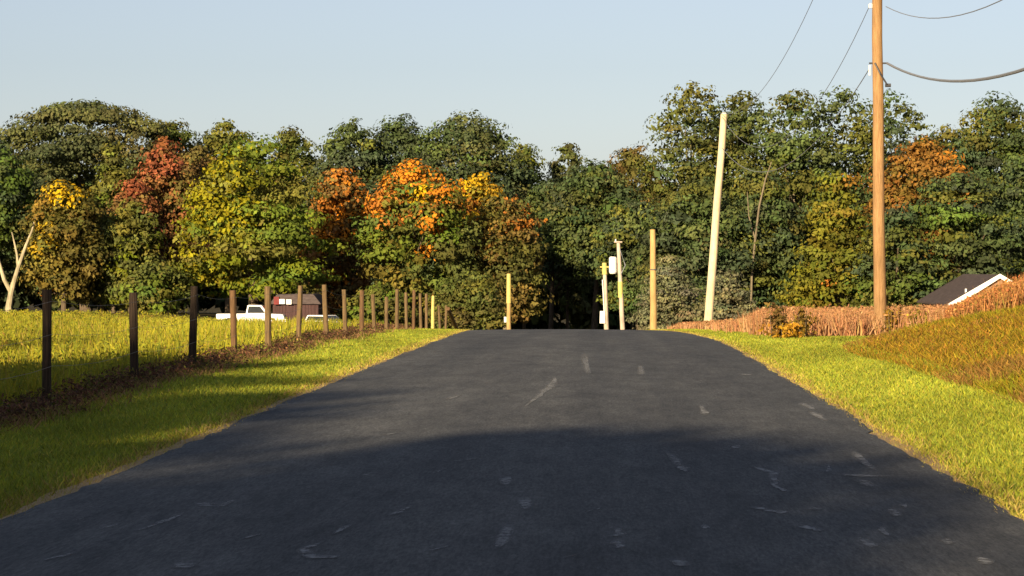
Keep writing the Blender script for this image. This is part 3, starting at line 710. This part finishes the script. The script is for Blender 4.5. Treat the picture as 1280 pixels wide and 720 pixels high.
tree(205, 166, 80, 233, 'red leaved maple with a pointed scarlet top', 'egg', [(0.17, 0.085, 0.03), (0.13, 0.095, 0.025), (0.20, 0.085, 0.03)], None,
     [(203, 200, 24, RED, .9), (165, 240, 26, RED, .8), (215, 250, 26, (0.24, 0.10, 0.03), .7)], group=GB, lobes=30)
tree(166, 224, 58, 229, 'small rust red tree left of the scarlet maple top', 'round', [RED, (0.22, 0.09, 0.03), (0.16, 0.10, 0.03)], group=GB, lobes=18)
tree(246, 178, 70, 242, 'dull brown tree between the red maple and the big yellow green tree', 'oval', BR + OL[:1], group=GB, lobes=26)
tree(196, 326, 84, 206, 'low rounded green bush behind the second and third fence posts', 'round', MG[:2] + OL, group='low bushes', name='bush', cat='bush', cb=.0, lobes=22)
tree(318, 156, 176, 212, 'big bright yellow green tree, the tallest in the front row at left', 'egg', MG[:1] + MG[2:] + YG[1:2] + OL[2:], None,
     [(262, 260, 60, (0.23, 0.205, 0.008), .8), (290, 185, 40, (0.21, 0.19, 0.008), .75), (270, 350, 40, (0.20, 0.17, 0.01), .6)], group=GB, cb=.07, lobes=60, layered=True)  # sunlight on the left side put into yellower leaf colours
tree(425, 206, 78, 230, 'brown and orange tree just right of the big yellow green tree', 'oval', BR + [(0.22, 0.11, 0.02)], None,
     [(432, 262, 26, ORG, .85), (450, 215, 36, ORB, .7), (412, 295, 26, ORG, .55), (425, 350, 14, ORG, .7), (408, 240, 22, ORB, .7)], group=GB, lobes=30, cb=.06)
tree(520, 199, 128, 219, 'green tree with a blazing orange top in the middle', 'oval', MG[:2] + OL + [(0.13, 0.105, 0.018)], None,
     [(510, 210, 26, ORG, 1.0), (480, 232, 16, ORG, .8), (462, 262, 16, ORG, .8), (560, 228, 30, ORG, .7), (525, 245, 16, YEL, .8), (470, 250, 24, ORB, .7), (505, 250, 34, ORB, .45), (540, 280, 11, ORG, .9), (537, 314, 11, ORG, .9), (440, 380, 14, ORG, .5)], group=GB, lobes=46, cb=.04)
tree(600, 212, 78, 234, 'golden yellow tree below the dark green dome', 'round', [GOLD, (0.22, 0.17, 0.02), (0.27, 0.15, 0.02)], None,
     [(585, 228, 24, YEL, .75), (622, 228, 28, (0.42, 0.25, 0.015), .9), (592, 250, 18, ORB, .8)], group=GB, lobes=24, cb=.06)
tree(632, 238, 88, 223, 'sparse brownish gold tree with a visible tan trunk beside the road', 'oval', [(0.135, 0.11, 0.025), (0.105, 0.10, 0.022), (0.165, 0.115, 0.03), (0.09, 0.09, 0.022)], None,
     [(655, 270, 22, ORB, .6), (610, 300, 18, (0.26, 0.15, 0.03), .7)], group=GB, lobes=28, cb=.12, bark=M_bark_dry, dens=.8)
tree(588, 336, 105, 196, 'low broad olive bush at the left roadside past the fence end', 'round', OL + [(0.10, 0.085, 0.025)], group='low bushes', name='bush', cat='bush', cb=.0, lobes=26, leaf=.26, clump_r=.55)
tree(470, 355, 90, 212, 'low olive bush behind the middle fence posts', 'round', OL + MG[:1], group='low bushes', name='bush', cat='bush', cb=.0, lobes=18)
tree(370, 340, 80, 252, 'dark low bush behind the maroon shed', 'round', DK + OL[:1], group='low bushes', name='bush', cat='bush', cb=.0, lobes=18)
# ---- over the road and right of it
tree(688, 222, 88, 252, 'dark green tree hanging over the left of the road tunnel', 'oval', DG + OL[:1], group=GB, cb=.4, lobes=28)
tree(742, 196, 105, 246, 'dark olive tree over the right of the road tunnel', 'oval', OL[1:2] + DG + DK[:1], group=GB, cb=.32, lobes=32)
tree(792, 178, 95, 266, 'thin brownish olive tree left of the ragged tall tree', 'oval', [(0.13, 0.095, 0.025), (0.10, 0.09, 0.022), (0.08, 0.08, 0.02)], group=GB, lobes=26, dens=.85)
tree(798, 246, 95, 234, 'dark green tree behind the golden pole', 'oval', DG + OL[:1], group=GB, lobes=26)
tree(864, 95, 104, 248, 'tallest ragged tree with sky showing through its left side', 'oval', OL[:2] + DG[:1], group=GB, lobes=22, gaps=.42, cb=.2, bark=M_bark_dry)
tree(925, 106, 112, 252, 'tall green tree behind the top of the leaning pale pole', 'oval', OL[:2] + DG[:2], group=GB, lobes=30, gaps=.15)
tree(990, 108, 116, 247, 'tall green tree between the leaning pole and the tallest pole', 'oval', OL[:2] + DG[:2], group=GB, lobes=30, gaps=.15, bark=M_bark_dry)
tree(1050, 105, 112, 250, 'tall green tree just left of the tallest pole top', 'oval', OL[:2] + DG[:2], group=GB, lobes=26, gaps=.2)
tree(1120, 113, 104, 254, 'tall gappy dark tree just right of the tallest pole', 'oval', DG + OL[1:2], group=GB, lobes=24, gaps=.25, cb=.2)
tree(872, 222, 120, 226, 'dense dark green tree behind the leaning pole', 'oval', DG + OL[:1] + DK[:1], group=GB, lobes=36, cb=.06)
tree(945, 205, 96, 229, 'dark green tree with a bare tan limb right of the leaning pole', 'oval', DG + OL[:1], group=GB, lobes=30, cb=.10, bark=M_bark_dry)
tree(1045, 192, 116, 211, 'yellow green cone shaped tree left of the tallest pole', 'cone', [(0.14, 0.135, 0.014), (0.11, 0.115, 0.014), (0.16, 0.13, 0.016)], None,
     [(1075, 220, 24, (0.24, 0.13, 0.02), .6), (1035, 355, 8, ORB, .8)], group=GB, cb=.03, lobes=44, layered=True)
tree(1155, 170, 124, 228, 'rusty orange tree right of the tallest pole', 'round', [(0.20, 0.095, 0.02), (0.16, 0.10, 0.02), (0.24, 0.11, 0.02)], None,
     [(1198, 188, 28, (0.42, 0.17, 0.02), .7), (1150, 205, 34, (0.26, 0.13, 0.025), .6)], group=GB, lobes=34)
tree(1118, 246, 96, 208, 'mid green layered tree behind the tallest pole foot', 'egg', MG[1:2] + DG + OL[:1], group=GB, cb=.03, lobes=36, layered=True)
tree(1195, 200, 150, 213, 'big green layered tree behind the dark house roof', 'egg', MG[1:2] + DG + OL[:1], group=GB, cb=.03, lobes=52, layered=True)
tree(1285, 176, 120, 216, 'dark green layered tree at the right picture edge', 'egg', DG + MG[1:2], group=GB, cb=.03, lobes=44, layered=True)
tree(1185, 156, 116, 268, 'dark green treetop above the rusty orange tree', 'round', DG + OL[:1], group=GB)
tree(1250, 118, 118, 256, 'tall rounded green tree at the upper right corner', 'round', MG[1:2] + DG + OL[:1], group=GB, lobes=36)
tree(1360, 135, 130, 250, 'green tree beyond the right edge of the rusty tree', 'round', DG + MG[1:2], group=GB)
GREYOL = [(0.145, 0.145, 0.08), (0.115, 0.12, 0.07), (0.165, 0.16, 0.08)]
tree(836, 306, 96, 192, 'grey olive pine right of the golden pole, the left one of two', 'cone', GREYOL, group='low grey pines', cb=.0, lobes=36, layered=True, leaf=.22, clump_r=.5, name='pine_tree')
tree(908, 326, 86, 186, 'lower grey olive pine right of the leaning pale pole', 'cone', GREYOL, group='low grey pines', cb=.0, lobes=36, layered=True, leaf=.22, clump_r=.5, name='pine_tree')

# pale forked trunk of the leftmost tree, its two bare limbs in front of the leaves
bm = bmesh.new()
Yp = 213.0; xb = px_x(11, Yp); zb = tz(xb, Yp)
def lp(px, py, dy=0): return (px_x(px, Yp) - xb, dy, py_z(py, Yp) - zb)
tube(bm, [lp(11, 392), lp(11, 384), lp(14, 366), lp(17, 354)], [.36, .28, .24, .22], 9)
tube(bm, [lp(16, 358), lp(24, 335, -.4), lp(33, 308, -.3), lp(39, 288, .3), lp(42, 268, 1)], [.22, .18, .13, .09, .04], 8)
tube(bm, [lp(14, 366), lp(6, 350, -.2), lp(-2, 325), lp(-8, 290, .5)], [.2, .17, .13, .06], 8)
tube(bm, [lp(24, 340, -.3), lp(22, 318, -.2), lp(14, 290, .3)], [.13, .1, .05], 7)
fk = empty('bare_tree', (xb, Yp, zb)); tag(fk, 'pale bare forked trunk leaning right at the left picture edge', 'tree')
bm_obj('trunk', bm, M_bark_pale, fk)

# bare tan limb in the right trees
Yq = 224.5; xq = px_x(944, Yq); zq = tz(xq, Yq)
bm = bmesh.new()
def lq(px, py, dy=0): return (px_x(px, Yq) - xq, dy, py_z(py, Yq) - zq)
tube(bm, [lq(938, 405), lq(940, 340), lq(944, 300), lq(948, 260, -.8), lq(956, 225, -.8), lq(964, 203, -.2)], [.10, .10, .10, .09, .07, .04], 8)
tube(bm, [lq(944, 300), lq(936, 270), lq(934, 240)], [.07, .06, .03], 7)
fk = empty('bare_tree', (xq, Yq, zq)); tag(fk, 'thin bare tan trunk curving up among the dark right trees', 'tree')
bm_obj('trunk', bm, M_bark_dry, fk)

# far wood that closes the view behind the trees
rng = np.random.default_rng(77)
Vs, Cs = [], []
for i, px in enumerate(np.arange(-260, 1560, 60)):
    Y = 300 + rng.uniform(-8, 14); X = px_x(px, Y); yt = 215 + rng.uniform(-8, 14)
    z = tz(X, Y); H = py_z(yt, Y) - z
    V, C, _, _ = make_crown(rng, H, 11.0, .02, 'broad', DG + OL[1:2] + DK[:1], [1] * 5, (), dens=.52, leaf=1.0, clump_r=1.3, nl=8, back=.15)
    Vs.append(V + np.array((X, Y, z))); Cs.append(C)
tag(link('far_woods', faces_mesh('far_woods', np.concatenate(Vs), np.concatenate(Cs)), M_leaf), kind='stuff')

# roadside trees behind the viewpoint, whose shade lies over the near road
BT = [(-28.7, -25.1, 18, 4.6), (-28.5, -30.6, 18, 4.2), (-20.4, -34.0, 16.2, 8.5), (-25.6, -33.5, 16.5, 6.0), (-22.6, -35, 17.4, 8.5), (-27.5, -29, 17.6, 8.5), (-31, -24, 18.8, 8.5), (-36, -20, 19.2, 9), (-44, -20, 17.2, 10), (-22.5, -45.5, 17.0, 8), (-18.6, -33.5, 14.6, 7.5)]
BL = ['slender pointed roadside tree behind the viewpoint, nearer of two', 'slender pointed roadside tree behind the viewpoint, farther of two', 'leafy green roadside tree behind the viewpoint, second nearest the road', 'dense green roadside tree behind the viewpoint in the middle of its row', 'green roadside tree behind the viewpoint, third nearest the road', 'green roadside tree behind the viewpoint, fourth from the road', 'narrow green roadside tree behind the viewpoint',
      'wide green roadside tree behind the viewpoint', 'green roadside tree behind the viewpoint farthest from the road', 'green roadside tree behind the viewpoint, farthest back along the road', 'smaller green roadside tree behind the viewpoint nearest the road']
for (x, y, h, w_), lb in zip(BT, BL):
    tree_at(x, y, h, w_, lb, 'egg' if w_ < 5 else 'round', MG + OL, [1] * 6, (), cb=.12, group='trees behind the viewpoint', leaf=.55, nl=9, back=1)

# ------------------------------------------------------------------ house behind the bank
Yh = 180.0
xe, xr = px_x(1186, Yh), px_x(1250, Yh); ze, zr = py_z(380, Yh), py_z(343, Yh)
half = xr - xe; Lh = 17.0
xc = xr; zg = min(tz(xc, Yh), ze - 2.2)
hs = empty('house', (xc, Yh, zg), R(0.6)); tag(hs, 'low house with dark shingle roof and white gable trim behind the right bank', 'house')
e, r_ = ze - zg, zr - zg
bm = bmesh.new(); hw = half - .35
v = [bm.verts.new(p) for p in [(-hw, .35, -.6), (hw, .35, -.6), (hw, .35, e), (0, .35, r_ - .22), (-hw, .35, e), (-hw, Lh - .35, -.6), (hw, Lh - .35, -.6), (hw, Lh - .35, e), (0, Lh - .35, r_ - .22), (-hw, Lh - .35, e)]]
for f in ((0, 1, 2, 3, 4), (9, 8, 7, 6, 5), (0, 4, 9, 5), (1, 6, 7, 2), (0, 5, 6, 1)): bm.faces.new([v[i] for i in f])
bm_obj('wall', bm, M_siding, hs)
def slab(sx):
    bm = bmesh.new(); sl = (r_ - e) / half
    p = [(0, r_), (sx * half, e), (sx * half, e - .12), (0, r_ - .12)]
    a = [bm.verts.new((x, 0.06, z)) for x, z in p]; b = [bm.verts.new((x, Lh, z)) for x, z in p]
    bm.faces.new(a); bm.faces.new(b[::-1])
    for i in range(4): bm.faces.new((a[i], b[i], b[(i + 1) % 4], a[(i + 1) % 4]))
    return bm
bm_obj('roof', slab(-1), M_roof, hs); bm_obj('roof', slab(1), M_roof, hs)
for sx in (-1, 1):
    bm = bmesh.new()
    p = [(0, r_ + .04), (sx * (half + .06), e + .02), (sx * (half + .06), e - .30), (sx * (half - .9), e - .3), (sx * (half - .9), e + .12), (0, r_ - .26)]
    a = [bm.verts.new((x, -.02, z)) for x, z in p]; b = [bm.verts.new((x, .055, z)) for x, z in p]
    bm.faces.new(a); bm.faces.new(b[::-1])
    for i in range(6): bm.faces.new((a[i], b[i], b[(i + 1) % 6], a[(i + 1) % 6]))
    bm_obj('rake_board', bm, M_white, hs)
bm = bmesh.new(); box(bm, -half * .62, -half * .62 + .12, 1.5, 1.62, r_ - .62 * (r_ - e) - .1, r_ - .62 * (r_ - e) + .28); bm_obj('vent_pipe', bm, M_metal, hs)
bm = bmesh.new(); box(bm, -1.0, 0.2, .3, .345, e - 1.5, e - .3); wn = bm_obj('window', bm, M_white, hs)
bm = bmesh.new(); box(bm, -.92, .12, .285, .298, e - 1.42, e - .38); bm_obj('pane', bm, M_glass, wn)

# ------------------------------------------------------------------ shed and vehicles behind the left field
def sided(name, prof_pts, y0, y1, mat, parent):
    """extrude an x-z outline between y0 and y1"""
    bm = bmesh.new()
    a = [bm.verts.new((x, y0, z)) for x, z in prof_pts]; b = [bm.verts.new((x, y1, z)) for x, z in prof_pts]
    bm.faces.new(a); bm.faces.new(b[::-1]); n = len(a)
    for i in range(n): bm.faces.new((a[i], b[i], b[(i + 1) % n], a[(i + 1) % n]))
    bmesh.ops.bevel(bm, geom=[e_ for e_ in bm.edges], offset=.03, segments=2, affect='EDGES')
    return bm_obj(name, bm, mat, parent)
def wheels(root, xs_, yw, r):
    for x in xs_:
        for y in (-yw, yw):
            bm = bmesh.new(); tube(bm, [(x, y - .11, r), (x, y - .08, r), (x, y + .08, r), (x, y + .11, r)], [r * .86, r, r, r * .86], 18)
            wo = bm_obj('wheel', bm, M_tyre, root)
            bm = bmesh.new(); s = -1 if y < 0 else 1
            tube(bm, [(x, y + s * .10, r), (x, y + s * .125, r)], [r * .58, r * .5], 14); bm_obj('rim', bm, M_metal, wo)
Yv = 196.0
xv = px_x(314, Yv)
tk = empty('pickup_truck', (xv, Yv, tz(xv, Yv) - .3), R(3)); tag(tk, 'white pickup truck parked behind the fourth and fifth fence posts', 'pickup truck')
sided('body', [(-2.6, .42), (2.55, .42), (2.6, .75), (2.5, 1.0), (1.35, 1.08), (-2.6, 1.06)], -.95, .95, M_white, tk)
sided('cab', [(-.35, 1.05), (1.38, 1.05), (.85, 1.72), (-.2, 1.74)], -.86, .86, M_white, tk)
for s in (-1, 1):
    sided('side_window', [(-.22, 1.13), (1.12, 1.13), (.76, 1.62), (-.12, 1.64)], s * .862 - .012, s * .862 + .012, M_glass, tk)
bm = bmesh.new(); vv = [bm.verts.new(p) for p in ((1.36, -.78, 1.12), (1.36, .78, 1.12), (.93, .72, 1.68), (.93, -.72, 1.68))]; bm.faces.new(vv); bm_obj('windscreen', bm, M_glass, tk)
wheels(tk, (-1.65, 1.65), .86, .39)
bm = bmesh.new(); box(bm, 2.55, 2.72, -.9, .9, .45, .66); bm_obj('bumper', bm, M_metal, tk)
bm = bmesh.new(); box(bm, -2.74, -2.57, -.9, .9, .45, .64); bm_obj('bumper', bm, M_metal, tk)
for s in (-1, 1):
    bm = bmesh.new(); box(bm, 2.5, 2.63, s * .72 - .15, s * .72 + .15, .74, .92); bm_obj('headlight', bm, M_glass, tk)
xv = px_x(409, 200.0)
hc_ = empty('hatchback_car', (xv, 200.0, tz(xv, 200.0)), R(-38)); tag(hc_, 'white small car parked at an angle right of the maroon shed', 'car')
sided('body', [(-1.9, .32), (1.85, .32), (1.95, .62), (1.75, .86), (.95, .95), (-1.85, .98)], -.85, .85, M_white, hc_)
sided('cabin', [(-1.8, .94), (1.0, .94), (.25, 1.42), (-1.45, 1.42)], -.74, .74, M_white, hc_)
for s in (-1, 1): sided('side_window', [(-1.55, 1.0), (.75, 1.0), (.2, 1.34), (-1.35, 1.34)], s * .742 - .012, s * .742 + .012, M_glass, hc_)
bm = bmesh.new(); vv = [bm.verts.new(p) for p in ((.99, -.66, .99), (.99, .66, .99), (.34, .62, 1.39), (.34, -.62, 1.39))]; bm.faces.new(vv); bm_obj('windscreen', bm, M_glass, hc_)
wheels(hc_, (-1.2, 1.2), .76, .31)
for s in (-1, 1):
    bm = bmesh.new(); box(bm, 1.82, 1.93, s * .62 - .14, s * .62 + .14, .62, .76); bm_obj('headlight', bm, M_glass, hc_)

Ys = 204.0; xs0, xs1 = px_x(341, Ys), px_x(398, Ys); xm = (xs0 + xs1) / 2; zs = tz(xm, Ys)
sh = empty('shed', (xm, Ys, zs)); tag(sh, 'low dark maroon shed with white window between the two white vehicles', 'shed')
hw = (xs1 - xs0) / 2; we = py_z(380, Ys) - zs; rt = py_z(368, Ys) - zs
bm = bmesh.new(); box(bm, -hw, hw, 0, 4.5, -.3, we); wl = bm_obj('wall', bm, M_maroon, sh)
nb = 14
for i in range(nb):
    bm = bmesh.new(); x = -hw + (i + .5) * 2 * hw / nb
    box(bm, x - hw / nb + .012, x + hw / nb - .012, -.03, -.002, -.2, we - .02); bm_obj('board', bm, M_maroon, wl)
sided('roof', [(-hw - .25, we - .02), (hw + .25, we - .02), (hw * .8, rt), (-hw * .8, rt)], -.3, 4.8, M_roof, sh)
bm = bmesh.new(); xr0 = px_x(343, Ys) - xm; box(bm, xr0, xr0 + .42, -.42, -.31, we - .05, py_z(371, Ys) - zs); bm_obj('red_panel', bm, M_red, sh)
bm = bmesh.new(); xr0 = px_x(350, Ys) - xm; box(bm, xr0, xr0 + .42, -.45, -.32, py_z(380, Ys) - zs, py_z(374, Ys) - zs); bm_obj('window', bm, M_white, sh)
bm = bmesh.new(); xr0 = px_x(358.5, Ys) - xm; box(bm, xr0, xr0 + .42, -.45, -.32, py_z(380.5, Ys) - zs, py_z(374.5, Ys) - zs); bm_obj('window', bm, M_white, sh)
